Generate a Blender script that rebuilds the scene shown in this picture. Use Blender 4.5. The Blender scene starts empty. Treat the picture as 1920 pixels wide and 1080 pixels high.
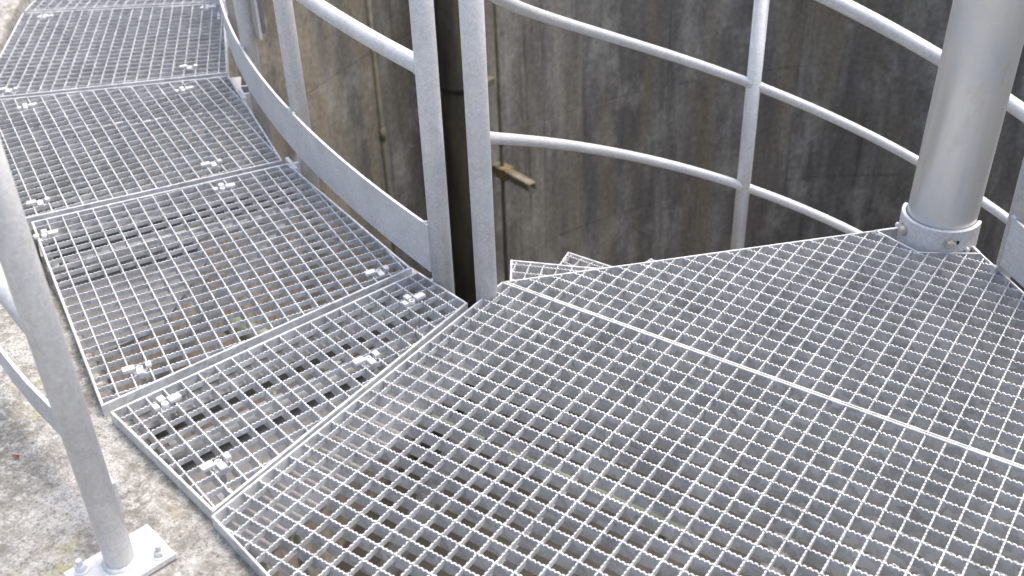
import bpy, bmesh, math, random
from mathutils import Vector, Matrix, Euler
random.seed(7)
R = math.radians
scene = bpy.context.scene
C = scene.collection

# ------------------------------------------------------------------ camera
cam = bpy.data.cameras.new('camera'); camo = bpy.data.objects.new('camera', cam); C.objects.link(camo)
rx = Vector((0.82064727, 0.57058892, -0.03108606))
ry = Vector((0.29415881, -0.46845932, -0.83307650))
rz = Vector((-0.48990678, 0.67451772, -0.55228362))
m = Matrix.Identity(4)
for i in range(3):
    m[i][0] = rx[i]; m[i][1] = -ry[i]; m[i][2] = -rz[i]
m[0][3], m[1][3], m[2][3] = 1.04290, -1.43070, 1.16702
camo.matrix_world = m
cam.sensor_width = 36.0; cam.lens = 37.553; cam.clip_start = 0.05; cam.clip_end = 3000
cam.dof.use_dof = True; cam.dof.focus_distance = 2.0; cam.dof.aperture_fstop = 5.0
scene.camera = camo
scene.render.resolution_x = 1024; scene.render.resolution_y = 576

# ------------------------------------------------------------------ sky, sun, exposure
SUN_EL, SUN_AZ = 66.0, 75.0        # azimuth counter-clockwise from +X, where the sun stands
world = bpy.data.worlds.new('World'); scene.world = world; world.use_nodes = True
nt = world.node_tree
bg = nt.nodes['Background']; sky = nt.nodes.new('ShaderNodeTexSky')
sky.sky_type = 'NISHITA'; sky.sun_disc = False
sky.sun_elevation = R(SUN_EL); sky.sun_rotation = R(90.0 - SUN_AZ)
sky.air_density = 1.0; sky.dust_density = 7.0; sky.ozone_density = 0.6
nt.links.new(sky.outputs[0], bg.inputs[0]); bg.inputs[1].default_value = 0.15
sd = bpy.data.lights.new('sun', 'SUN'); sd.energy = 0.9; sd.angle = R(60); sd.color = (1.0, 0.985, 0.965)
so = bpy.data.objects.new('sun', sd); C.objects.link(so)
sv = Vector((math.cos(R(SUN_AZ))*math.cos(R(SUN_EL)), math.sin(R(SUN_AZ))*math.cos(R(SUN_EL)), math.sin(R(SUN_EL))))
so.rotation_euler = sv.to_track_quat('Z', 'Y').to_euler()
vs = scene.view_settings
vs.view_transform = 'Standard'; vs.look = 'None'; vs.exposure = 0.98; vs.gamma = 1.0; vs.use_curve_mapping = False

# ------------------------------------------------------------------ materials
class NT:
    def __init__(s, name):
        s.m = bpy.data.materials.new(name); s.m.use_nodes = True
        s.t = s.m.node_tree; s.b = s.t.nodes['Principled BSDF']
    def n(s, kind, **kw):
        x = s.t.nodes.new('ShaderNode' + kind)
        for k, v in kw.items():
            if k.startswith('i_'):
                key = k[2:]; key = int(key) if key.isdigit() else key
                x.inputs[key].default_value = v
            else: setattr(x, k, v)
        return x
    def l(s, a, b): s.t.links.new(a, b)
    def pos(s): return s.n('NewGeometry').outputs['Position']
    def noise(s, vec, scale, detail=4, rough=0.55):
        x = s.n('TexNoise'); x.inputs['Scale'].default_value = scale; x.inputs['Detail'].default_value = detail
        x.inputs['Roughness'].default_value = rough
        if vec is not None: s.l(vec, x.inputs['Vector'])
        return x.outputs[0]
    def ramp(s, fac, stops):
        x = s.n('ValToRGB'); e = x.color_ramp.elements
        while len(e) < len(stops): e.new(0.5)
        for el, (p, c) in zip(e, stops):
            el.position = p; el.color = c if len(c) == 4 else (*c, 1)
        s.l(fac, x.inputs[0]); return x.outputs[0]
    def mix(s, a, b, fac, mode='MIX'):
        x = s.n('Mix', data_type='RGBA', blend_type=mode)
        for v, i in ((fac, 0), (a, 6), (b, 7)):
            if isinstance(v, (int, float)): x.inputs[i].default_value = v
            elif isinstance(v, tuple): x.inputs[i].default_value = (*v, 1)
            else: s.l(v, x.inputs[i])
        return x.outputs[2]
    def mapping(s, vec, scale):
        x = s.n('Mapping'); x.inputs['Scale'].default_value = scale; s.l(vec, x.inputs['Vector']); return x.outputs[0]
    def bump(s, h, strength, dist):
        x = s.n('Bump'); x.inputs['Strength'].default_value = strength; x.inputs['Distance'].default_value = dist
        s.l(h, x.inputs['Height']); s.l(x.outputs[0], s.b.inputs['Normal'])
    def set(s, **kw):
        for k, v in kw.items():
            i = s.b.inputs[k.replace('_', ' ')]
            if hasattr(v, 'is_output'): s.l(v, i)
            else: i.default_value = (*v, 1) if isinstance(v, tuple) and len(v) == 3 else v
        return s.m

def galvanized(name, lo, hi, metal, r0, r1, spangle=70, sw=0.30):
    t = NT(name); p = t.pos()
    big = t.noise(p, 9, 5, 0.6); fine = t.noise(p, 190, 4, 0.65)
    vor = t.n('TexVoronoi'); vor.inputs['Scale'].default_value = spangle; t.l(p, vor.inputs['Vector'])
    sp = t.n('SeparateColor'); t.l(vor.outputs['Color'], sp.inputs[0])
    f = t.n('Math', operation='MULTIPLY_ADD', i_1=sw, i_2=(0.30-sw)/2); t.l(sp.outputs[0], f.inputs[0])
    g = t.n('Math', operation='MULTIPLY_ADD', i_1=0.55); t.l(fine, g.inputs[0]); t.l(f.outputs[0], g.inputs[2])
    h = t.n('Math', operation='MULTIPLY_ADD', i_1=0.5, i_2=0.0); t.l(big, h.inputs[0]); 
    k = t.n('Math', operation='ADD'); t.l(g.outputs[0], k.inputs[0]); t.l(h.outputs[0], k.inputs[1])
    col = t.ramp(k.outputs[0], [(0.38, lo), (0.85, hi)])
    # pale zinc bloom freckles
    fre = t.ramp(t.noise(p, 420, 2, 0.5), [(0.66, (0, 0, 0)), (0.74, (1, 1, 1))])
    fz = t.n('Math', operation='MULTIPLY', i_1=0.35); t.l(fre, fz.inputs[0])
    col = t.mix(col, (0.86, 0.88, 0.90), fz.outputs[0])
    rr = t.n('MapRange'); t.l(k.outputs[0], rr.inputs[0]); rr.inputs[3].default_value = r0; rr.inputs[4].default_value = r1
    t.bump(fine, 0.12, 0.001)
    return t.set(Base_Color=col, Metallic=metal, Roughness=rr.outputs[0])

M = {}
M['grate'] = galvanized('galvanized_grating', (0.39, 0.401, 0.410), (0.70, 0.711, 0.722), 0.30, 0.40, 0.62)
M['rail'] = galvanized('galvanized_railing', (0.47, 0.482, 0.495), (0.77, 0.783, 0.798), 0.35, 0.38, 0.60, 150, 0.12)
M['dull'] = galvanized('shaded_dirty_zinc', (0.22, 0.222, 0.222), (0.36, 0.362, 0.36), 0.15, 0.55, 0.75, 40, 0.1)  # shade under the gratings put into the zinc colour, along with dirt
M['clip'] = galvanized('zinc_clip', (0.60, 0.61, 0.62), (0.76, 0.77, 0.78), 0.2, 0.35, 0.5)

def column_steel():
    t = NT('brushed_column_steel'); p = t.pos()
    st = t.noise(t.mapping(p, (38, 38, 2.2)), 1.0, 7, 0.65)
    bl = t.noise(t.mapping(p, (9, 9, 5)), 1.0, 4)
    col = t.ramp(st, [(0.3, (0.68, 0.675, 0.655)), (0.7, (0.76, 0.755, 0.735))])
    col = t.mix(col, (0.60, 0.64, 0.67), t.ramp(bl, [(0.42, (0, 0, 0)), (0.62, (0.9, 0.9, 0.9))]))
    grime = t.ramp(t.noise(t.mapping(p, (16, 16, 7)), 1.0, 7, 0.7), [(0.55, (0, 0, 0)), (0.75, (0.55, 0.55, 0.55))])
    col = t.mix(col, (0.42, 0.39, 0.34), grime)
    sc = t.ramp(t.noise(t.mapping(p, (30, 30, 140)), 1.0, 3, 0.7), [(0.63, (0, 0, 0)), (0.72, (0.5, 0.5, 0.5))])
    col = t.mix(col, (0.80, 0.80, 0.78), sc)
    rr = t.n('MapRange'); t.l(bl, rr.inputs[0]); rr.inputs[3].default_value = 0.24; rr.inputs[4].default_value = 0.44
    t.bump(st, 0.08, 0.001)
    return t.set(Base_Color=col, Metallic=0.5, Roughness=rr.outputs[0])
M['column'] = column_steel()
def bolt_steel():
    t = NT('stainless_bolt'); p = t.pos()
    col = t.ramp(t.noise(p, 240, 4), [(0.35, (0.48, 0.46, 0.42)), (0.7, (0.70, 0.68, 0.64))])
    return t.set(Base_Color=col, Metallic=0.6, Roughness=0.38)
M['bolt'] = bolt_steel()

def wall_concrete():
    t = NT('stained_tank_concrete'); p = t.pos()
    sx = t.n('SeparateXYZ'); t.l(p, sx.inputs[0])
    dx = t.n('Math', operation='SUBTRACT', i_1=1.248); t.l(sx.outputs[0], dx.inputs[0])
    dy = t.n('Math', operation='SUBTRACT', i_1=4.25); t.l(sx.outputs[1], dy.inputs[0])
    ndx = t.n('Math', operation='MULTIPLY', i_1=-1.0); t.l(dx.outputs[0], ndx.inputs[0])
    ndy = t.n('Math', operation='MULTIPLY', i_1=-1.0); t.l(dy.outputs[0], ndy.inputs[0])
    an = t.n('Math', operation='ARCTAN2'); t.l(ndy.outputs[0], an.inputs[0]); t.l(ndx.outputs[0], an.inputs[1])
    ar = t.n('Math', operation='MULTIPLY', i_1=5.2); t.l(an.outputs[0], ar.inputs[0])
    cv = t.n('CombineXYZ'); t.l(ar.outputs[0], cv.inputs[0]); t.l(sx.outputs[2], cv.inputs[1])
    v = cv.outputs[0]
    wide = t.noise(t.mapping(v, (0.9, 0.16, 1)), 1.0, 5, 0.55)
    thin = t.noise(t.mapping(v, (5.2, 0.55, 1)), 1.0, 9, 0.68)
    blot = t.noise(t.mapping(v, (2.4, 1.5, 1)), 1.0, 9, 0.70)
    grain = t.noise(t.mapping(v, (28, 22, 1)), 1.0, 5, 0.65)
    col = t.ramp(thin, [(0.30, (0.125, 0.118, 0.101)), (0.50, (0.275, 0.262, 0.232)), (0.70, (0.53, 0.51, 0.46))])
    col = t.mix(col, (0.115, 0.110, 0.103), t.ramp(wide, [(0.40, (0, 0, 0)), (0.68, (0.85, 0.85, 0.85))]))
    col = t.mix(col, (0.54, 0.52, 0.465), t.ramp(blot, [(0.50, (0, 0, 0)), (0.68, (0.75, 0.75, 0.75))]))
    # rusty brown seepage, stronger further down where the wall stays wet
    rust = t.ramp(t.noise(t.mapping(v, (2.6, 0.3, 3)), 1.0, 4), [(0.46, (0, 0, 0)), (0.68, (0.75, 0.75, 0.75))])
    col = t.mix(col, (0.255, 0.215, 0.145), rust)
    # one pale board-marked stretch with brown runs
    lo = t.n('MapRange'); t.l(ar.outputs[0], lo.inputs[0]); lo.inputs[1].default_value = -0.1; lo.inputs[2].default_value = 1.4
    runs = t.ramp(t.noise(t.mapping(v, (4.2, 0.10, 7)), 1.0, 4), [(0.48, (0, 0, 0)), (0.6, (1, 1, 1))])
    rm = t.n('Math', operation='MULTIPLY'); t.l(lo.outputs[0], rm.inputs[0]); t.l(runs, rm.inputs[1])
    rm2 = t.n('Math', operation='MULTIPLY', i_1=0.8); t.l(rm.outputs[0], rm2.inputs[0])
    col = t.mix(col, (0.25, 0.215, 0.155), rm2.outputs[0])
    # white lime spots
    sp = t.ramp(t.noise(t.mapping(v, (5.5, 5.5, 11)), 1.0, 3, 0.6), [(0.64, (0, 0, 0)), (0.74, (0.6, 0.6, 0.6))])
    col = t.mix(col, (0.42, 0.41, 0.39), sp)
    gm = t.ramp(grain, [(0.3, (0.60, 0.60, 0.60)), (0.7, (1.35, 1.35, 1.35))])
    col = t.mix(col, gm, 0.8, 'MULTIPLY')
    # dark seepage below the pour joints, hard upper edge and ragged drips
    drip = t.noise(t.mapping(v, (9.0, 0.22, 5)), 1.0, 7, 0.7)
    col = t.mix(col, (0.075, 0.07, 0.062), t.ramp(drip, [(0.60, (0, 0, 0)), (0.66, (0.65, 0.65, 0.65))]))
    pale = t.noise(t.mapping(v, (8.0, 0.5, 9)), 1.0, 7, 0.7)
    col = t.mix(col, (0.50, 0.485, 0.44), t.ramp(pale, [(0.62, (0, 0, 0)), (0.70, (0.55, 0.55, 0.55))]))
    t.bump(grain, 0.5, 0.01)
    return t.set(Base_Color=col, Roughness=0.75, Specular_IOR_Level=0.35)
M['wall'] = wall_concrete()

def rim_concrete():
    t = NT('weathered_rim_concrete'); p = t.pos()
    a = t.noise(p, 5, 8, 0.62); b = t.noise(p, 60, 8, 0.72); c = t.noise(p, 210, 6, 0.7)
    bc = t.n('Math', operation='ADD'); t.l(b, bc.inputs[0]); t.l(c, bc.inputs[1])
    hb = t.n('Math', operation='MULTIPLY', i_1=0.5); t.l(bc.outputs[0], hb.inputs[0])
    col = t.ramp(hb.outputs[0], [(0.40, (0.22, 0.217, 0.203)), (0.46, (0.375, 0.373, 0.355)), (0.53, (0.47, 0.47, 0.452)), (0.61, (0.62, 0.622, 0.61))])
    gp = t.ramp(a, [(0.42, (0, 0, 0)), (0.56, (1, 1, 1))])                     # grey lichen film in patches, broken up finely
    gq = t.ramp(b, [(0.44, (1, 1, 1)), (0.60, (0.2, 0.2, 0.2))])
    gm = t.n('Math', operation='MULTIPLY'); t.l(gp, gm.inputs[0]); t.l(gq, gm.inputs[1])
    col = t.mix(col, (0.22, 0.215, 0.195), gm.outputs[0])
    pits = t.ramp(c, [(0.32, (0.35, 0.34, 0.32)), (0.43, (1, 1, 1))])
    col = t.mix(col, pits, 0.8, 'MULTIPLY')
    dk = t.ramp(t.noise(p, 33, 5, 0.6), [(0.67, (0, 0, 0)), (0.71, (0.8, 0.8, 0.8))])
    col = t.mix(col, (0.12, 0.11, 0.095), dk)
    ylw = t.ramp(t.noise(t.mapping(p, (1, 1, 1)), 9, 7, 0.75), [(0.57, (0, 0, 0)), (0.68, (0.6, 0.6, 0.6))])
    col = t.mix(col, (0.44, 0.42, 0.20), ylw)
    add = t.n('Math', operation='ADD'); t.l(b, add.inputs[0]); t.l(c, add.inputs[1])
    t.bump(add.outputs[0], 0.7, 0.006)
    return t.set(Base_Color=col, Roughness=0.9, Specular_IOR_Level=0.2)
M['rim'] = rim_concrete()

def simple(name, lo, hi, scale, rough, metal=0.0, bump=0.0):
    t = NT(name); p = t.pos(); n = t.noise(p, scale, 6, 0.6)
    if bump: t.bump(n, bump, 0.01)
    return t.set(Base_Color=t.ramp(n, [(0.3, lo), (0.7, hi)]), Roughness=rough, Metallic=metal)
def algae_pipe():
    t = NT('algae_covered_pipe'); p = t.pos()
    n = t.noise(t.mapping(p, (9, 9, 1.5)), 1.0, 6, 0.6); f = t.noise(t.mapping(p, (30, 30, 9)), 1.0, 5, 0.6)
    col = t.ramp(n, [(0.35, (0.016, 0.015, 0.011)), (0.65, (0.055, 0.050, 0.028))])
    col = t.mix(col, (0.10, 0.095, 0.055), t.ramp(f, [(0.58, (0, 0, 0)), (0.75, (0.5, 0.5, 0.5))]))
    return t.set(Base_Color=col, Roughness=0.7)
M['pipe'] = algae_pipe()
M['conduit'] = simple('mossy_conduit', (0.10, 0.095, 0.06), (0.21, 0.195, 0.135), 14, 0.75)
M['arm'] = simple('lichen_grey_arm', (0.13, 0.12, 0.075), (0.34, 0.32, 0.24), 16, 0.8)
M['rust'] = simple('rusty_bracket', (0.14, 0.09, 0.035), (0.42, 0.37, 0.20), 18, 0.8)
M['floor'] = simple('wet_tank_floor', (0.010, 0.010, 0.008), (0.035, 0.033, 0.024), 2.2, 0.6)
M['ground'] = simple('gravel_ground', (0.16, 0.15, 0.12), (0.34, 0.32, 0.27), 6, 0.95, 0, 0.4)
M['leaf'] = simple('dead_leaf', (0.14, 0.06, 0.03), (0.26, 0.13, 0.06), 300, 0.8)
M['hole'] = simple('dark_bore', (0.02, 0.02, 0.02), (0.05, 0.05, 0.05), 50, 0.7)

# ------------------------------------------------------------------ helpers
def tag(o, label=None, cat=None, group=None, kind=None):
    for k, v in (('label', label), ('category', cat), ('group', group), ('kind', kind)):
        if v: o[k] = v
    return o
def empty(name, loc=(0, 0, 0), rz=0, **kw):
    o = bpy.data.objects.new(name, None); C.objects.link(o); o.location = loc; o.rotation_euler = (0, 0, rz)
    o.empty_display_size = 0.05
    return tag(o, **kw)
def link(name, me, mat, parent=None, smooth=False):
    if mat is not None and not me.materials: me.materials.append(M[mat])
    if smooth:
        for p in me.polygons: p.use_smooth = True
    o = bpy.data.objects.new(name, me); C.objects.link(o); o.parent = parent
    return o
def mesh(name, v, f):
    me = bpy.data.meshes.new(name); me.from_pydata([tuple(x) for x in v], [], f); me.update(); return me
def bm_mesh(name, bm):
    bmesh.ops.recalc_face_normals(bm, faces=bm.faces)
    me = bpy.data.meshes.new(name); bm.to_mesh(me); bm.free(); return me
def add_box(bm, c, s, rz=0, bevel=0.0):
    r = bmesh.ops.create_cube(bm, size=1.0)
    mat = Matrix.Translation(c) @ Matrix.Rotation(rz, 4, 'Z') @ Matrix.Diagonal((*s, 1))
    bmesh.ops.transform(bm, matrix=mat, verts=r['verts'])
    if bevel:
        es = list({e for v in r['verts'] for e in v.link_edges})
        bmesh.ops.bevel(bm, geom=es, offset=bevel, segments=2, profile=0.7, affect='EDGES')
def add_cyl(bm, c, r, h, seg=24, axis=None, r2=None):
    q = bmesh.ops.create_cone(bm, cap_ends=True, segments=seg, radius1=r, radius2=r if r2 is None else r2, depth=h)
    mt = Matrix.Translation(c)
    if axis is not None: mt = mt @ Vector(axis).to_track_quat('Z', 'Y').to_matrix().to_4x4()
    bmesh.ops.transform(bm, matrix=mt, verts=q['verts'])
def box_obj(name, c, s, mat, parent=None, rz=0, bevel=0.0):
    bm = bmesh.new(); add_box(bm, c, s, rz, bevel); return link(name, bm_mesh(name, bm), mat, parent)
def tube(name, pts, r, mat, parent=None, seg=20, caps=True):
    pts = [Vector(p) for p in pts]; v = []; f = []
    for i, p in enumerate(pts):
        d = (pts[min(i+1, len(pts)-1)] - pts[max(i-1, 0)]).normalized()
        up = Vector((0, 0, 1)) if abs(d.z) < 0.95 else Vector((1, 0, 0))
        a = d.cross(up).normalized(); b = a.cross(d)
        for k in range(seg):
            t = 2*math.pi*k/seg; v.append(p + r*(math.cos(t)*a + math.sin(t)*b))
    for i in range(len(pts)-1):
        for k in range(seg):
            k2 = (k+1) % seg; f.append((i*seg+k, i*seg+k2, (i+1)*seg+k2, (i+1)*seg+k))
    if caps: f.append(tuple(range(seg))[::-1]); f.append(tuple((len(pts)-1)*seg+k for k in range(seg)))
    me = mesh(name, v, f)
    for p in me.polygons: p.use_smooth = len(p.vertices) == 4
    return link(name, me, mat, parent)
def weld_ring(name, c, r, mat, parent, axis=(0, 0, 1), t=0.004):
    bm = bmesh.new(); seg = 28; n = 8
    q = Vector(axis).to_track_quat('Z', 'Y').to_matrix()
    vs_ = []
    for i in range(seg):
        a = 2*math.pi*i/seg; tt = t*random.uniform(0.75, 1.25); row = []
        for j in range(n):
            b = 2*math.pi*j/n
            row.append(bm.verts.new(Vector(c) + q @ Vector(((r+tt*math.cos(b))*math.cos(a), (r+tt*math.cos(b))*math.sin(a), tt*math.sin(b)))))
        vs_.append(row)
    for i in range(seg):
        for j in range(n):
            bm.faces.new((vs_[i][j], vs_[(i+1) % seg][j], vs_[(i+1) % seg][(j+1) % n], vs_[i][(j+1) % n]))
    return link(name, bm_mesh(name, bm), mat, parent, True)
def strip(name, pts, z0, z1, thick, mat, parent, bev=0.0):
    """upright flat bar bent along plan points"""
    v = []; f = []; n = len(pts)
    for i, p in enumerate(pts):
        a = Vector(pts[max(i-1, 0)]); b = Vector(pts[min(i+1, n-1)]); d = (b-a).normalized(); nn = Vector((-d.y, d.x))*thick/2
        p = Vector(p)
        for q, z in ((p+nn, z0), (p+nn, z1), (p-nn, z1), (p-nn, z0)): v.append((q.x, q.y, z))
    for i in range(n-1):
        for k in range(4):
            k2 = (k+1) % 4; f.append((i*4+k, i*4+k2, i*4+4+k2, i*4+4+k))
    f.append((3, 2, 1, 0)); f.append(tuple((n-1)*4+k for k in range(4)))
    bm = bmesh.new(); me = mesh(name, v, f); bm.from_mesh(me); me2 = bm_mesh(name, bm)
    o = link(name, me2, mat, parent)
    return o

PITCH = 0.0333
def serrated(name, p0, p1, ztop, depth, thick, parent, phase=0.0, amp=0.0020, tooth=PITCH/4, mat='grate'):
    """one grating bar with a notched upper edge, from plan point p0 to p1"""
    p0 = Vector(p0); p1 = Vector(p1); L = (p1-p0).length
    if L < 0.012: return None
    d = (p1-p0)/L; nn = Vector((-d.y, d.x))*thick/2
    s = [(0.0, 0.0)]; k = math.floor(-phase/tooth)
    prof = ((0.0, 0.15), (0.16, 0.0), (0.50, 0.0), (0.66, 0.75), (0.83, 1.0))
    while True:
        done = False
        for fr, dz in prof:
            x = (k+fr)*tooth + phase
            if x <= 0.0005: continue
            if x >= L-0.0005: done = True; break
            s.append((x, -amp*dz*random.uniform(0.75, 1.2)))
        if done: break
        k += 1
    s.append((L, s[-1][1]))
    v = []; f = []; zb = ztop-depth
    for x, z in s:
        a = p0+d*x
        for q, zz in ((a+nn, ztop+z), (a-nn, ztop+z), (a-nn, zb), (a+nn, zb)): v.append((q.x, q.y, zz))
    n = len(s)
    for i in range(n-1):
        b = 4*i
        f += [(b, b+1, b+5, b+4), (b+1, b+2, b+6, b+5), (b+3, b, b+4, b+7)]
    f.append((2, 3, 4*(n-1)+3, 4*(n-1)+2))
    f += [(3, 2, 1, 0), (4*(n-1), 4*(n-1)+1, 4*(n-1)+2, 4*(n-1)+3)]
    return link(name, mesh(name, v, f), mat, parent)

def clip_line(poly, o, d):
    """parameter pairs where the line o + t d runs inside the polygon"""
    ts = []; n = len(poly); nn = Vector((-d.y, d.x))
    for i in range(n):
        a = Vector(poly[i]); b = Vector(poly[(i+1) % n]); da = (a-o).dot(nn); db = (b-o).dot(nn)
        if (da > 0) != (db > 0): ts.append((a + (b-a)*(da/(da-db)) - o).dot(d))
    ts.sort(); return [(ts[i], ts[i+1]) for i in range(0, len(ts)-1, 2)]

def edge_bars(poly, root, z, depth=0.032, thick=0.005, up=0.0006, closed=True, skip=()):
    n = len(poly)
    cx = Vector((sum(p[0] for p in poly)/n, sum(p[1] for p in poly)/n))
    area = sum(poly[i][0]*poly[(i+1) % n][1]-poly[(i+1) % n][0]*poly[i][1] for i in range(n))
    sg = 1 if area > 0 else -1
    def inset(i, t):
        p = Vector(poly[i]); a = (p-Vector(poly[i-1])).normalized(); b = (Vector(poly[(i+1) % n])-p).normalized()
        na = Vector((-a.y, a.x))*sg; nb = Vector((-b.y, b.x))*sg
        bis = (na+nb); bis = bis/ max(bis.length_squared, 1e-6)*2
        return p + bis*t
    for i in range(n):
        if i in skip: continue
        a, b = Vector(poly[i]), Vector(poly[(i+1) % n]); ia, ib = inset(i, thick), inset((i+1) % n, thick)
        zt, zb = z+up, z+up-depth; c = 0.0009
        v = []
        d = (b-a).normalized(); nn = Vector((-d.y, d.x))*sg*c
        for q, zz in ((a, zb), (b, zb), (ib, zb), (ia, zb), (a, zt-c), (b, zt-c), (ib, zt-c), (ia, zt-c), (a+nn, zt), (b+nn, zt), (ib-nn, zt), (ia-nn, zt)): v.append((q.x, q.y, zz))
        f = [(0, 1, 2, 3), (0, 4, 5, 1), (2, 6, 7, 3), (4, 8, 9, 5), (6, 10, 11, 7), (8, 11, 10, 9), (0, 3, 7, 11, 8, 4), (1, 5, 9, 10, 6, 2)]
        bm = bmesh.new(); me = mesh('edge_bar', v, f); bm.from_mesh(me); bpy.data.meshes.remove(me)
        link('edge_bar', bm_mesh('edge_bar', bm), 'grate', root)

def grating(root, poly, ang, o1, o2, p1=PITCH, p2=PITCH, z=0.0, depth=0.0275, cdepth=0.0105, thick=0.0027, swap=False, frame=True, ft=0.005, skip=()):
    """bars along ang (bearing) spaced p1 with offset o1, and across it (cross) spaced p2 with offset o2"""
    e = Vector((math.cos(ang), math.sin(ang))); n = Vector((-e.y, e.x))
    n1, n2 = ('cross_bar', 'bearing_bar') if swap else ('bearing_bar', 'cross_bar')
    for name, d, w, off, pit, dz in ((n1, e, n, o1, p1, 0.0), (n2, n, e, o2, p2, -0.0007)):
        ws = [Vector(p).dot(w) for p in poly]
        k = math.ceil((min(ws)-off)/pit)
        while off + k*pit < max(ws):
            o = w*(off+k*pit)
            lo_ok = (off+k*pit) - min(ws) > 0.006 and max(ws) - (off+k*pit) > 0.006
            if lo_ok:
                for t0, t1 in clip_line(poly, o, d):
                    t0 += 0.003; t1 -= 0.003
                    if t1-t0 > 0.015:
                        serrated(name, o+d*t0, o+d*t1, z+dz, depth if name == 'bearing_bar' else cdepth, thick if name == 'bearing_bar' else thick-0.0003, root,
                                 phase=(-t0) % (PITCH/4), amp=0.0027 if name == 'bearing_bar' else 0.0020)
            k += 1
    if frame: edge_bars(poly, root, z, thick=ft, skip=skip)

# ================================================================== SETTING
TC = Vector((1.248, 4.25)); RW = 5.2; ZR = -0.025; DEPTH = 5.3
def tpol(r, deg, z=None):
    x, y = TC.x + r*math.cos(R(deg)), TC.y + r*math.sin(R(deg))
    return Vector((x, y)) if z is None else Vector((x, y, z))

def annulus(name, rin, rout, z, mat, parent, n=240, kind=None, fin=None):
    v = []; f = []
    for i in range(n):
        a = 360.0*i/n; ri = fin(a) if fin else rin
        v.append(tpol(ri, a, z)); v.append(tpol(rout, a, z))
    for i in range(n):
        j = (i+1) % n; f.append((2*i, 2*i+1, 2*j+1, 2*j))
    o = link(name, mesh(name, v, f), mat, parent)
    return o
gr = annulus('ground', 6.0, 1500.0, -0.55, 'ground', None, 96); tag(gr, kind='structure')

tank = empty('concrete_tank', (0, 0, 0), label='round open concrete tank with streaked grey brown wall and pale weathered rim', cat='tank')
def rim_in(a):          # the cast rim is not quite true: it opens a little along the walkway
    a = a if a <= 180 else a-360
    if a < -100 and a > -150: return 5.155 + (5.262-5.155)*min(1, max(0, (-112-a)/22))
    return 5.155
def build_rim():
    v = []; f = []; n = 720; radial = [None, 0.012, 0.05, 0.16, 0.30, 0.46, 0.60, 0.78]
    for i in range(n):
        a = 360.0*i/n; ri = rim_in(a)
        rnd = random.uniform(-0.0025, 0.0025)
        ring = [(ri+rnd, -0.37), (ri+rnd, ZR-0.012), (ri+0.004+rnd, ZR-0.004)]
        for d in radial[1:]: ring.append((ri+d, ZR + random.uniform(-0.0018, 0.0018)))
        ring.append((ri+0.79, ZR-0.02)); ring.append((ri+0.79, -0.7))
        for r, z in ring: v.append(tpol(r, a, z))
    k = len(v)//n
    for i in range(n):
        j = (i+1) % n
        for q in range(k-1): f.append((i*k+q, i*k+q+1, j*k+q+1, j*k+q))
    bm = bmesh.new(); me = mesh('rim', v, f); bm.from_mesh(me)
    o = link('rim', bm_mesh('rim', bm), 'rim', tank, True); return o
build_rim()
# backing wall and floor
v = []; f = []
for i in range(120):
    a = 3.0*i
    v += [tpol(5.27, a, -DEPTH), tpol(5.27, a, -1.0)]
for i in range(120):
    j = (i+1) % 120; f.append((2*i+1, 2*i, 2*j, 2*j+1))
link('backing_wall', mesh('backing_wall', v, f), 'wall', tank, True)
link('tank_floor', mesh('tank_floor', [tpol(5.28, 4*i, -DEPTH) for i in range(90)], [tuple(range(90))]), 'floor', tank)
# shuttering panels cast into the wall: each a curved slab, joints recessed
PH, PA = 1.22, 15.0
def panel_mesh():
    v = []; f = []; n = 19
    aw = PA/2 - math.degrees(0.002/RW); zh = PH/2-0.002
    pr = ((RW+0.07, -zh), (RW+0.002, -zh), (RW, -zh+0.004), (RW, zh-0.004), (RW+0.002, zh), (RW+0.07, zh))
    for i in range(n):
        a = -aw + 2*aw*i/(n-1)
        for r, z in pr: v.append((r*math.cos(R(a)), r*math.sin(R(a)), z))
    k = len(pr)
    for i in range(n-1):
        for q in range(k-1): f.append((i*k+q, i*k+q+1, (i+1)*k+q+1, (i+1)*k+q))
    f.append(tuple(range(k))[::-1]); f.append(tuple((n-1)*k+q for q in range(k)))
    bm = bmesh.new(); me = mesh('wall_panel', v, f); bm.from_mesh(me); me = bm_mesh('wall_panel', bm)
    me.materials.append(M['wall'])
    return me
pm = panel_mesh()
for row in range(5):
    zc = -1.58 - PH*row + PH/2 - 0.0
    for k in range(24):
        o = bpy.data.objects.new('wall_panel', pm); C.objects.link(o); o.parent = tank
        da = random.uniform(-0.002, 0.002)
        a = R(PA*k + 6.0)
        o.location = (TC.x + da*math.cos(a), TC.y + da*math.sin(a), zc); o.rotation_euler = (0, 0, a)

# ================================================================== LANDING
XP = PITCH*0.9805
lower = empty('grating_panel', (0, 0, 0), label='large galvanized landing grating nearest the camera, below the straight double seam', cat='grating', group='serrated gratings')
xl, xr = -0.0225, 1.369
def wall_y(x, r=5.170): return TC.y - math.sqrt(r*r-(x-TC.x)**2)
arc = [(x, wall_y(x)) for x in [xr - (xr-xl)*i/7 for i in range(8)]]
polyL = [(xl, 0.0032), *arc[::-1], (xr, 0.0032)]
grating(lower, polyL, 0.0, 0.0, 0.0, PITCH, XP, ft=0.0042)

upper = empty('grating_panel', (0, 0, 0), label='tapering landing grating behind the seam, with collar bolted to the column', cat='grating', group='serrated gratings')
CX, CY, CR = 0.644, 0.641, 0.0687
polyU = [(-0.021, 0.0046), (xr, 0.0046), (0.741, 0.6075), (0.634, 0.546), (0.534, 0.5860)]
grating(upper, polyU, 0.0, 0.0073, 0.0, PITCH, XP, ft=0.0042)
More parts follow.
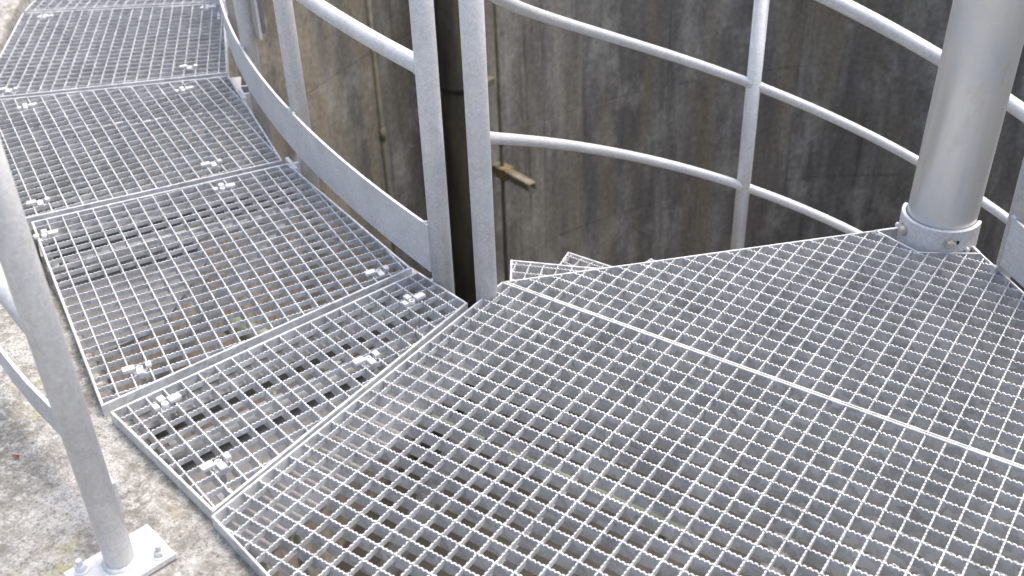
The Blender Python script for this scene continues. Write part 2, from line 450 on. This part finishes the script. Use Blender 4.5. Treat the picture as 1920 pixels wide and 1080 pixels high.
# side bars run on past the notch to the collar
def flat(name, a, b, z1, depth, thick, parent, mat='grate'):
    return strip(name, [a, b], z1-depth, z1, thick, mat, parent)
flat('edge_bar', (0.5335, 0.5825), (0.5735, 0.6240), 0.0006, 0.032, 0.005, upper)
flat('edge_bar', (0.7385, 0.6065), (0.7075, 0.6370), 0.0006, 0.032, 0.005, upper)
# half collar
def half_collar(ri, ro, z0, z1, a0, a1):
    v = []; f = []; n = 40; b = 0.0015
    pr = ((ri, z0), (ro, z0), (ro, z1-b), (ro-b, z1), (ri+b, z1), (ri, z1-b))
    for i in range(n+1):
        a = R(a0+(a1-a0)*i/n)
        for r, z in pr: v.append((CX+r*math.cos(a), CY+r*math.sin(a), z))
    k = len(pr)
    for i in range(n):
        for q in range(k):
            q2 = (q+1) % k; f.append((i*k+q, i*k+q2, (i+1)*k+q2, (i+1)*k+q))
    f.append(tuple(range(k))[::-1]); f.append(tuple(n*k+q for q in range(k)))
    bm = bmesh.new(); me = mesh('collar', v, f); bm.from_mesh(me); me = bm_mesh('collar', bm)
    o = link('collar', me, 'rail', upper)
    for p in me.polygons: p.use_smooth = False
    return o
collar = half_collar(CR+0.0015, CR+0.0100, -0.075, 0.048, 176.0, 366.0)
def hexbolt(parent, c, axis, r=0.0105, h=0.008, mat='bolt', washer=True, shank=0.0, name='bolt', turn=0.3):
    ax = Vector(axis).normalized(); q = ax.to_track_quat('Z', 'Y').to_matrix().to_4x4() @ Matrix.Rotation(turn, 4, 'Z')
    bm = bmesh.new()
    def cyl(z0, z1, ra, seg, rb=None):
        g = bmesh.ops.create_cone(bm, cap_ends=True, segments=seg, radius1=ra, radius2=ra if rb is None else rb, depth=z1-z0)
        bmesh.ops.transform(bm, matrix=Matrix.Translation(c) @ q @ Matrix.Translation((0, 0, (z0+z1)/2)), verts=g['verts'])
    if washer: cyl(0, 0.0018, r*1.35, 24)
    w = 0.0018 if washer else 0
    cyl(w, w+h*0.82, r, 6); cyl(w+h*0.82+0.0001, w+h, r*0.97, 6, r*0.82)
    if shank:
        for t in range(6): cyl(w+h+0.0002+t*shank/6, w+h+(t+0.9)*shank/6, r*0.55, 16, r*0.49)
    return link(name, bm_mesh(name, bm), mat, parent)
for aa, zz, tn in ((226.0, 0.018, 0.2), (301.0, 0.021, 0.8)):
    ax = (math.cos(R(aa)), math.sin(R(aa)), 0)
    hexbolt(collar, (CX+(CR+0.0100)*ax[0], CY+(CR+0.0100)*ax[1], zz), ax, 0.0098, 0.0085, turn=tn)
for aa, zz in ((219.5, 0.0250), (312.0, 0.0225)):      # slotted holes beside the bolts
    ax = Vector((math.cos(R(aa)), math.sin(R(aa)), 0)); bm = bmesh.new()
    add_cyl(bm, (CX+(CR+0.0102)*ax.x, CY+(CR+0.0102)*ax.y, zz), 0.0048, 0.0008, 20, ax)
    link('slot', bm_mesh('slot', bm), 'hole', collar)
for aa in (189.0, 331.0):
    bm = bmesh.new(); p = (CX+(CR+0.012)*math.cos(R(aa)), CY+(CR+0.012)*math.sin(R(aa)), 0.001)
    bmesh.ops.create_icosphere(bm, subdivisions=2, radius=0.006, matrix=Matrix.Translation(p) @ Matrix.Diagonal((0.9, 0.9, 1.1, 1)))
    link('weld_bead', bm_mesh('weld_bead', bm), 'rail', upper, True)

# column
column = empty('stair_column', (CX, CY, 0), label='thick round steel centre column of the spiral stair', cat='column')
column.rotation_euler = (R(-0.6), R(0.9), 0)      # stands a touch out of plumb
o = tube('shaft', [(0, 0, -DEPTH+0.02), (0, 0, -3), (0, 0, 0.5), (0, 0, 2.1)], CR, 'column', column, 72)
bm = bmesh.new(); add_cyl(bm, (0, 0, 2.112), CR+0.004, 0.02, 48); link('cap', bm_mesh('cap', bm), 'column', column)
bm = bmesh.new(); add_cyl(bm, (0, 0, -DEPTH+0.012), 0.2, 0.02, 48); link('foot_plate', bm_mesh('foot_plate', bm), 'rail', column)

# ================================================================== WALKWAY PANELS
tsmall = 'serrated gratings'
panels = [
 ([(-0.3588, -0.6885), (-0.0270, -0.7545), (-0.0353, -0.0943), (-0.1892, -0.0572)], 'narrow wedge grating between the landing edge and the curved walkway'),
 ([(-1.0617, -0.3600), (-0.3826, -0.6869), (-0.2080, -0.0547), (-0.7694, 0.1557)], 'first full walkway grating beyond the narrow wedge panel'),
 ([(-1.8000, -0.0330), (-1.0893, -0.3630), (-0.7911, 0.1593), (-1.3187, 0.4697)], 'second full walkway grating, in the middle of the curved walkway'),
 ([(-2.3558, 0.4951), (-1.8130, -0.0200), (-1.3399, 0.4850), (-1.8207, 0.9106)], 'third full walkway grating, straight edged, near the top left corner'),
 ([(-2.822, 1.105), (-2.3680, 0.5080), (-1.8330, 0.9240), (-2.220, 1.420)], 'farthest walkway grating, only its near strip showing at the top left'),
]
wroots = []; goff = {}
for i, (poly, lab) in enumerate(panels):
    rt = empty('grating_panel', (0, 0, 0), label=lab, cat='grating', group=tsmall); wroots.append(rt)
    a, b, c, d = [Vector(p) for p in poly]          # outer far, outer near, inner near, inner far
    if i == 0:
        ang = math.atan2((d-a).y, (d-a).x)
        o2 = -3.85*PITCH; o1 = 4.16*PITCH
        grating(rt, poly, ang, o1, o2, swap=True); goff[i] = (o1, o2)
    else:
        t = (a-b).normalized(); ang = math.atan2(t.y, t.x) - math.pi/2     # bars run inwards, square to the outer edge
        e = Vector((math.cos(ang), math.sin(ang))); n = Vector((-e.y, e.x))
        o2 = a.dot(e) + PITCH*0.98
        o1 = (a.dot(n)+b.dot(n))/2 + (0.35 if i == 1 else 0.5)*PITCH
        grating(rt, poly, ang, o1, o2, swap=True); goff[i] = (o1, o2)

def make_clip(root, x, y, ang, flip=False):
    """spring clip: two saddles hooked over neighbouring bars, a tongue, a socket screw and a lug below"""
    s = -1 if flip else 1
    e = Vector((math.cos(ang), math.sin(ang)))*s; n = Vector((-e.y, e.x))
    def P(u, w, z): return (x+e.x*u+n.x*w, y+e.y*u+n.y*w, z)
    az = ang + (math.pi if flip else 0)
    bm = bmesh.new()
    add_box(bm, P(-0.0185, 0.002, 0.0040), (0.022, 0.0145, 0.0075), az, 0.0022)
    add_box(bm, P(0.0165, 0.002, 0.0035), (0.0105, 0.0145, 0.0070), az, 0.0022)
    add_box(bm, P(-0.0005, -0.0135, 0.0030), (0.0125, 0.0150, 0.0060), az, 0.0020)
    add_box(bm, P(0.0, 0.0, -0.0090), (0.026, 0.0130, 0.0030), az, 0.0008)
    add_box(bm, P(-0.0125, 0.0, -0.0045), (0.0030, 0.0130, 0.0090), az, 0.0006)
    add_box(bm, P(0.0125, 0.0, -0.0045), (0.0030, 0.0130, 0.0090), az, 0.0006)
    clip = link('clip', bm_mesh('clip', bm), 'clip', root)
    bm = bmesh.new(); seg = 20; rows = []
    c = Vector(P(0.0, 0.0015, 0))
    for r, z in ((0.0066, -0.008), (0.0066, 0.0030), (0.0058, 0.0040), (0.0036, 0.0040), (0.0032, 0.0030), (0.0032, -0.004)):
        rows.append([bm.verts.new((c.x+r*math.cos(2*math.pi*k/seg), c.y+r*math.sin(2*math.pi*k/seg), z)) for k in range(seg)])
    for q in range(len(rows)-1):
        for k in range(seg): bm.faces.new((rows[q][k], rows[q][(k+1) % seg], rows[q+1][(k+1) % seg], rows[q+1][k]))
    bm.faces.new(rows[-1]); sc = link('screw', bm_mesh('screw', bm), 'clip', clip, True)
    bm = bmesh.new(); add_box(bm, P(0.002, 0.003, -0.045), (0.009, 0.006, 0.07), az, 0.001); add_box(bm, P(0.002, 0.010, -0.078), (0.026, 0.030, 0.005), az, 0.001)
    link('lug', bm_mesh('lug', bm), 'rail', clip)

clip_at = {0: [(-0.1337, -0.1484, 1), (-0.2884, -0.6274, 1), (-0.0811, -0.3343, 0), (-0.0929, -0.6720, 0)],
           1: [(-0.2693, -0.1081, 0), (-0.4097, -0.5902, 0), (-0.8099, -0.0170, 1), (-0.9874, -0.3805, 1)],
           2: [(-0.9207, 0.0669, 0), (-1.1080, -0.2849, 0), (-1.3624, 0.3321, 1), (-1.6324, 0.0226, 1)],
           3: [(-1.4643, 0.4457, 0), (-1.7826, 0.0835, 0), (-1.8267, 0.8291, 1), (-2.2342, 0.5003, 1)],
           4: [(-2.33, 0.66, 0)]}
def bars_dir(i):
    a, b, c, d = [Vector(p) for p in panels[i][0]]
    if i == 0: return math.atan2((d-a).y, (d-a).x)
    t = (a-b).normalized(); return math.atan2(t.y, t.x)-math.pi/2
for i, lst in clip_at.items():
    ang = bars_dir(i); e = Vector((math.cos(ang), math.sin(ang))); n = Vector((-e.y, e.x)); o1, o2 = goff[i]
    for x, y, fl in lst:                       # seat each clip between two bars
        p = Vector((x, y)); u = o2 + (math.floor((p.dot(e)-o2)/PITCH)+0.5)*PITCH; w = o1 + (math.floor((p.dot(n)-o1)/PITCH)+0.5)*PITCH
        q = e*u + n*w; make_clip(wroots[i], q.x, q.y, ang + R(random.uniform(-5, 5)), bool(fl))

# supports under the walkway joints, cantilevered from the tank wall
joints = [((-0.375, -0.690), (-0.198, -0.056), 'nearest, under the narrow wedge grating'),
          ((-1.075, -0.3615), (-0.780, 0.1575), 'second one along the walkway'),
          ((-1.8065, -0.0265), (-1.329, 0.4775), 'third one along the walkway'),
          ((-2.362, 0.5015), (-1.827, 0.9173), 'fourth one along the walkway'),
          ((-2.828, 1.112), (-2.226, 1.427), 'farthest along the walkway')]
for a, b, w in joints:
    a = Vector(a); b = Vector(b); d = (b-a).normalized(); n = Vector((-d.y, d.x))
    if n.dot(Vector((1, -1))) < 0: n = -n                      # towards the camera side
    rt = empty('cantilever_bracket', (0, 0, 0), label='galvanized cantilever bracket under the walkway, ' + w, cat='bracket', group='walkway brackets')
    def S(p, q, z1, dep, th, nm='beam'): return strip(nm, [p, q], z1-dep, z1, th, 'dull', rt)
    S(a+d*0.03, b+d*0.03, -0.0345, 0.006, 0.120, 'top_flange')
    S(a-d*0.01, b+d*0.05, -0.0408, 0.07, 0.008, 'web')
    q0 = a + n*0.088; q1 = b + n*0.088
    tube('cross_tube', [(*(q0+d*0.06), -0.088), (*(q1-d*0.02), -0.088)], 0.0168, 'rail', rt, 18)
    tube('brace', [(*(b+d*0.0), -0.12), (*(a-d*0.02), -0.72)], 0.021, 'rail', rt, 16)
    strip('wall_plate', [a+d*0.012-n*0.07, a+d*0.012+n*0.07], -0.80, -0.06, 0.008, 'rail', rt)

def ledge(label, pts, z):
    v = [(x, y, z) for x, y in pts] + [(x, y, z-0.008) for x, y in pts]; n = len(pts)
    f = [tuple(range(n)), tuple(range(2*n-1, n-1, -1))] + [(k, n+k, n+(k+1) % n, (k+1) % n) for k in range(n)]
    bm = bmesh.new(); me = mesh('ledge_plate', v, f); bm.from_mesh(me)
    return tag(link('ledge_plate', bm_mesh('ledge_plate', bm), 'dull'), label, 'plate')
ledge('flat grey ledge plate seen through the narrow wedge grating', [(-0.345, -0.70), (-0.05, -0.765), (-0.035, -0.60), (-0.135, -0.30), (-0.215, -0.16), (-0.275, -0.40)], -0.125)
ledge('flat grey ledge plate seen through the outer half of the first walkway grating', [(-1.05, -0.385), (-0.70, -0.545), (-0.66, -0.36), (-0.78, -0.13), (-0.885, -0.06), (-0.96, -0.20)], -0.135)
# seat under the landing's left and outer edge
rt = empty('support_frame', (0, 0, 0), label='grey flat steel frame carrying the landing gratings from below', cat='frame')
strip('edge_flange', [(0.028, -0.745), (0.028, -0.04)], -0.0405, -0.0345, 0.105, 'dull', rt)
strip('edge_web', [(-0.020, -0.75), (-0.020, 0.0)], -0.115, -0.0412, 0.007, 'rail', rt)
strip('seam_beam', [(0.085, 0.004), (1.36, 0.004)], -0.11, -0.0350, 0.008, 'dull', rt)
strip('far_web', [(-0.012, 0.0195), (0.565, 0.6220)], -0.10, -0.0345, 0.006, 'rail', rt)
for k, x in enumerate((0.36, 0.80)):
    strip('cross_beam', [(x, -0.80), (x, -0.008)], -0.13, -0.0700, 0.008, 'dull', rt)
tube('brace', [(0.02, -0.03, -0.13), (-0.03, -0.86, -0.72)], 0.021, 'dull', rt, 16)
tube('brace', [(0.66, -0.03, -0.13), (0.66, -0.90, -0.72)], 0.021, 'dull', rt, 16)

# ================================================================== SPIRAL STAIR
def spol(r, deg): return Vector((CX+r*math.cos(R(deg)), CY+r*math.sin(R(deg))))
RISE, STEP = 0.18, 22.0
NOSE0 = 200.7
def make_tread():
    rt = empty('stair_tread', (CX, CY, 0))
    # built in local axes: nose corner at angle 0, tread reaches back (counter-clockwise) over 26 degrees
    def lp(r, a): return (r*math.cos(R(a)), r*math.sin(R(a)))
    poly = [(0.105, -0.016), (0.929, 0.0), lp(0.929, 26.5), (0.085, 0.068)]
    grating(rt, poly, 0.0, 0.016, 0.929-0.5*PITCH, PITCH, PITCH, 0.0)
    strip('collar_flange', [lp(0.085, -40+20*k) for k in range(8)], -0.075, 0.02, 0.008, 'rail', rt)
    return rt
tread0 = make_tread()
tl = ['uppermost stair tread, its corner tip poking out left of the landing edge', 'second stair tread down, its small corner showing behind the first']
for k in range(9):
    if k == 0: t = tread0; kids = []
    else:
        t = tread0.copy(); C.objects.link(t)
        for ch in [c for c in tread0.children]:
            cc = ch.copy(); C.objects.link(cc); cc.parent = t
    t.location = (CX, CY, -RISE*(k+1)); t.rotation_euler = (0, 0, R(NOSE0-STEP*k))
    ordn = ['', '', 'third', 'fourth', 'fifth', 'sixth', 'seventh', 'eighth', 'ninth', 'tenth', 'eleventh'][k]
    tag(t, tl[k] if k < 2 else 'wedge stair tread hidden below the landing, %s from the top' % ordn, 'stair tread', 'spiral stair treads')

srail = empty('stair_railing', (0, 0, 0), label='curved tubular railing descending around the spiral stair before the tank wall', cat='railing')
RS = 0.938
def helix(z0, th0, slope, a0, a1, n=90, r=RS):
    out = []
    for i in range(n+1):
        a = a0+(a1-a0)*i/n; k = max(0.0, 1-abs(a-a0)/14.0)
        out.append((*spol(r+(RB-r)*k*k, a), z0+slope*(a-th0)))
    return out
BP = Vector((-0.024, -0.047)); RB = (BP-Vector((CX, CY))).length
aB = math.degrees(math.atan2(BP.y-CY, BP.x-CX)) % 360
post = tube('post', [(BP.x, BP.y, -0.40), (BP.x, BP.y, 1.22)], 0.0212, 'rail', srail, 36)
tube('lower_rail', helix(-0.368, 138.2, 0.00805, aB, 16), 0.0135, 'rail', srail, 18)
tube('middle_rail', helix(-0.034, 139.2, 0.00795, aB, 16), 0.0135, 'rail', srail, 18)
tube('handrail', helix(0.075, 112.3, 0.00835, aB, 16), 0.0212, 'rail', srail, 22)
for a in (137.5, 137.5-60, 17.5):
    p = spol(RS+0.004, a); zt = 0.075+0.00835*(a-112.3); tz = -RISE - (NOSE0-a)*RISE/STEP
    tube('post', [(p.x, p.y, tz-0.12), (p.x, p.y, zt)], 0.0205, 'rail', srail, 28)
    for z0, th, s in ((-0.368, 138.2, 0.00805), (-0.034, 139.2, 0.00795)):
        for da in (1.28, -1.28):
            q = spol(RS, a+da); q2 = spol(RS, a+2*da)
            weld_ring('weld_bead', (q.x, q.y, z0+s*(a+da-th)), 0.0118, 'rail', srail, (*(q2-q), s*da), 0.0028)

# ================================================================== INNER WALKWAY RAILING
wrail = empty('walkway_railing', (0, 0, 0), label='galvanized railing with curved toe board along the inner side of the walkway', cat='railing')
def tang(p): return math.degrees(math.atan2(p[1]-TC.y, p[0]-TC.x))
RA = 4.515
posts = [(-0.131, -0.049), (-0.752, 0.202), (-1.174, 0.440), (-1.72, 0.862), (-2.2, 1.38)]
for i, p in enumerate(posts):
    tube('post', [(p[0], p[1], -0.32), (p[0], p[1], 1.06)], 0.0212, 'rail', wrail, 36)
    a = tang(p)
    # stub plate from the walkway frame to the post
    q = tpol(RA+(0.052 if i else 0.026), a); q2 = tpol(RA+0.010, a)
    strip('bracket_plate', [q, q2], -0.075, -0.006, 0.010, 'rail', wrail)
    d = tpol(RA+0.05, a+0.35)-tpol(RA+0.05, a-0.35)
    if i: strip('bracket_tab', [tpol(RA+0.040, a+0.45), tpol(RA+0.040, a-0.45)], -0.070, -0.004, 0.009, 'rail', wrail)
aA, aZ = tang(posts[0]), -157.0
n = 90
toe = strip('toe_board', [tpol(RA+0.022, aA-0.05+(aZ-aA)*i/n) for i in range(n+1)], 0.022, 0.130, 0.006, 'rail', wrail)
for me in (toe.data,):
    for p in me.polygons: p.use_smooth = False
for i, p in enumerate(posts):
    a = tang(p)
    for s in ((-1,) if i == 0 else (-1, 1)):
        bm = bmesh.new(); c = tpol(RA+0.020, a+s*0.20)
        bmesh.ops.create_icosphere(bm, subdivisions=2, radius=0.0055, matrix=Matrix.Translation((c.x, c.y, 0.129)) @ Matrix.Diagonal((1, 1, 0.8, 1)))
        link('weld_bead', bm_mesh('weld_bead', bm), 'rail', wrail, True)
tube('knee_rail', [tpol(RA, aA+(aZ-aA)*i/n, 0.445) for i in range(n+1)], 0.0168, 'rail', wrail, 20)
tube('middle_rail', [tpol(RA, aA+(aZ-aA)*i/n, 0.760) for i in range(n+1)], 0.0168, 'rail', wrail, 20)
tube('handrail', [tpol(RA, aA+(aZ-aA)*i/n, 1.060) for i in range(n+1)], 0.0212, 'rail', wrail, 20)
for p in posts[:3]:
    a = tang(p)
    for sg in ((-1,) if p is posts[0] else (-1, 1)):
        q = tpol(RA, a+sg*0.262); q2 = tpol(RA, a+sg*0.8)
        weld_ring('weld_bead', (q.x, q.y, 0.445), 0.0158, 'rail', wrail, (*(q2-q), 0), 0.0028)
p = posts[2]; a = tang(p)
strip('splice_plate', [tpol(RA-0.030, a-0.1), tpol(RA-0.030, a+0.62)], 0.155, 0.62, 0.006, 'rail', wrail)

# ================================================================== OUTER RAILING ON THE RIM
orail = empty('rim_railing', (0, 0, 0), label='galvanized railing post with bolted base plate on the concrete rim, toe board behind it', cat='railing')
LP = Vector((-0.0780, -0.8885)); LR = 0.0212
tube('post', [(LP.x, LP.y, ZR+0.008), (LP.x, LP.y, 1.05)], LR, 'rail', orail, 40)
weld_ring('weld_bead', (LP.x, LP.y, ZR+0.0115), LR+0.0005, 'rail', orail, (0, 0, 1), 0.0050)
pa = R(-10.8)
bp_ = box_obj('base_plate', (-0.0755, -0.8920, ZR+0.0060), (0.086, 0.134, 0.010), 'rail', orail, pa, 0.0012)
for x, y in ((-0.1121, -0.9315), (-0.0383, -0.8485)):
    hexbolt(bp_, (x, y, ZR+0.0111), (0, 0, 1), 0.0088, 0.0085, 'clip', True, 0.010, 'anchor_nut')
strip('toe_board', [(-0.100, -0.852), (-0.16, -0.833), (-0.232, -0.812), (-0.322, -0.795), (-0.413, -0.778), (-0.513, -0.754), (-0.65, -0.715), (-0.80, -0.66), (-0.95, -0.60), (-1.1, -0.535), (-1.3, -0.435)], 0.042, 0.100, 0.006, 'rail', orail)
aL = tang(LP); rL = (LP-TC).length
tube('knee_rail', [tpol(rL, aL-1.0*i, 0.40) for i in range(30)], 0.0190, 'rail', orail, 20)
tube('handrail', [tpol(rL, aL-1.0*i, 1.05) for i in range(30)], 0.0230, 'rail', orail, 20)
for da in (12, 24):
    p = tpol(rL, aL-da); tube('post', [(p.x, p.y, ZR+0.004), (p.x, p.y, 1.05)], LR, 'rail', orail, 28)
    box_obj('base_plate', (p.x, p.y, ZR+0.006), (0.165, 0.082, 0.010), 'rail', orail, pa-R(da), 0.0012)

# ================================================================== LANDING RAILING (right)
frail = empty('landing_railing', (0, 0, 0), label='railing post with flat toe plate along the right edge of the landing', cat='railing')
ed = Vector((0.137, -0.131)).normalized(); en = Vector((0.131, 0.137)).normalized()
f0 = Vector((0.7990, 0.5750))
tube('post', [(f0.x, f0.y, 0.010), (f0.x, f0.y, 1.05)], 0.0212, 'rail', frail, 32)
pl0 = f0 + ed*0.006 - en*0.0185
strip('toe_board', [pl0, pl0+ed*0.72], 0.012, 0.120, 0.006, 'rail', frail)
bm = bmesh.new(); bmesh.ops.create_icosphere(bm, subdivisions=2, radius=0.006, matrix=Matrix.Translation((pl0.x, pl0.y, 0.122)))
link('weld_bead', bm_mesh('weld_bead', bm), 'rail', frail, True)
f1 = f0 + ed*0.74
tube('post', [(f1.x, f1.y, -0.2), (f1.x, f1.y, 1.05)], 0.0212, 'rail', frail, 32)
tube('handrail', [(f0.x, f0.y, 1.05), (f1.x, f1.y, 1.05)], 0.0212, 'rail', frail, 20)
tube('knee_rail', [(f0.x, f0.y, 0.55), (f1.x, f1.y, 0.55)], 0.0135, 'rail', frail, 20)
strip('bracket_plate', [f0-en*0.03, f0+en*0.01], -0.08, 0.009, 0.010, 'rail', frail)

# ================================================================== PIPES ON THE TANK WALL
big = empty('drain_pipe', tpol(4.93, 176.8, 0), label='wide dark algae covered vertical pipe seen between two railing posts', cat='pipe')
tube('pipe_run', [(0, 0, -DEPTH+0.02), (0, 0, -4), (0, 0, -0.35)], 0.172, 'pipe', big, 40)
for z in (-1.98, -4.6):
    tube('clamp', [(0, 0, z-0.03), (0, 0, z+0.03)], 0.180, 'pipe', big, 40)
    a = R(176.8)
    box_obj('clamp_lug', (0.17, 0.10, z), (0.05, 0.10, 0.05), 'conduit', big, a, 0.004)
def conduit(deg, r, label, zc, seglab):
    t = empty('conduit', tpol(r, deg, 0), label=label, cat='conduit', group='conduits on the tank wall')
    tube('pipe_run', [(0, 0, -DEPTH+0.02), (0, 0, -3), (0, 0, -0.3)], 0.018, 'conduit', t, 16)
    for z in zc:
        tube('coupling', [(0, 0, z-0.05), (0, 0, z+0.05)], 0.025, 'conduit', t, 16)
    return t
conduit(-174.1, 5.08, 'thin mossy conduit on the brown streaked wall left of the wide pipe', (-2.12, -4.5), '')
c2 = conduit(170.3, 5.08, 'thin mossy conduit right of the wide pipe, with a bracket arm', (-2.72, -4.9), '')
a = R(170.3); tx = Vector((-math.sin(a), math.cos(a))); inn = Vector((-math.cos(a), -math.sin(a)))
ad = (inn*0.993 + tx*0.12).normalized(); aa = math.atan2(ad.y, ad.x); c0 = inn*0.03 + ad*0.12; an = Vector((-ad.y, ad.x))
bm = bmesh.new()
add_box(bm, (c0.x, c0.y, -2.98), (0.50, 0.075, 0.012), aa, 0.002)
for sg in (-1, 1): add_box(bm, (c0.x+an.x*0.035*sg, c0.y+an.y*0.035*sg, -3.015), (0.50, 0.009, 0.050), aa, 0.002)
link('bracket_arm', bm_mesh('bracket_arm', bm), 'arm', c2)
bm = bmesh.new(); add_box(bm, (inn.x*0.03, inn.y*0.03, -3.01), (0.13, 0.11, 0.10), a, 0.012); link('bracket_clamp', bm_mesh('bracket_clamp', bm), 'rust', c2)

M['green'] = simple('pale_green_pipe', (0.16, 0.19, 0.14), (0.36, 0.40, 0.32), 7, 0.7)
lp_ = empty('low_pipe', (-1.5, 1.38, -2.0), label='pale green horizontal pipe glimpsed through the landing grating', cat='pipe')
tube('pipe_run', [(-1.3, 0, 0), (0, 0, 0), (1.35, 0, 0)], 0.055, 'green', lp_, 20)
for x in (-1.1, 1.2): tube('pipe_leg', [(x, 0, -DEPTH+2.02), (x, 0, -0.056)], 0.03, 'green', lp_, 16)

# ================================================================== SMALL DEBRIS ON THE RIM
def leaf(x, y, s, rot, label):
    n = 9; v = [(0, 0, 0.002)]; 
    for k in range(n):
        t = 2*math.pi*k/n; r = s*(0.7+0.5*random.random()); v.append((r*math.cos(t), 0.55*r*math.sin(t), 0.002+0.004*random.random()))
    f = [(0, 1+k, 1+(k+1) % n) for k in range(n)]
    vv = v + [(a_, b_, c_-0.0012) for a_, b_, c_ in v]; f += [(n+1, n+2+(k+1) % n, n+2+k) for k in range(n)] + [(1+k, n+2+k, n+2+(k+1) % n, 1+(k+1) % n) for k in range(n)]
    o = link('dead_leaf', mesh('dead_leaf', vv, f), 'leaf', None); o.location = (x, y, ZR+0.002); o.rotation_euler = (0, 0, rot)
    return tag(o, label, 'leaf')
leaf(-0.420, -0.835, 0.0060, 0.4, 'tiny reddish brown leaf scrap on the concrete left of the rim post')
leaf(-0.395, -0.935, 0.0085, 1.2, 'dark brown leaf scrap on the concrete at the left picture edge')
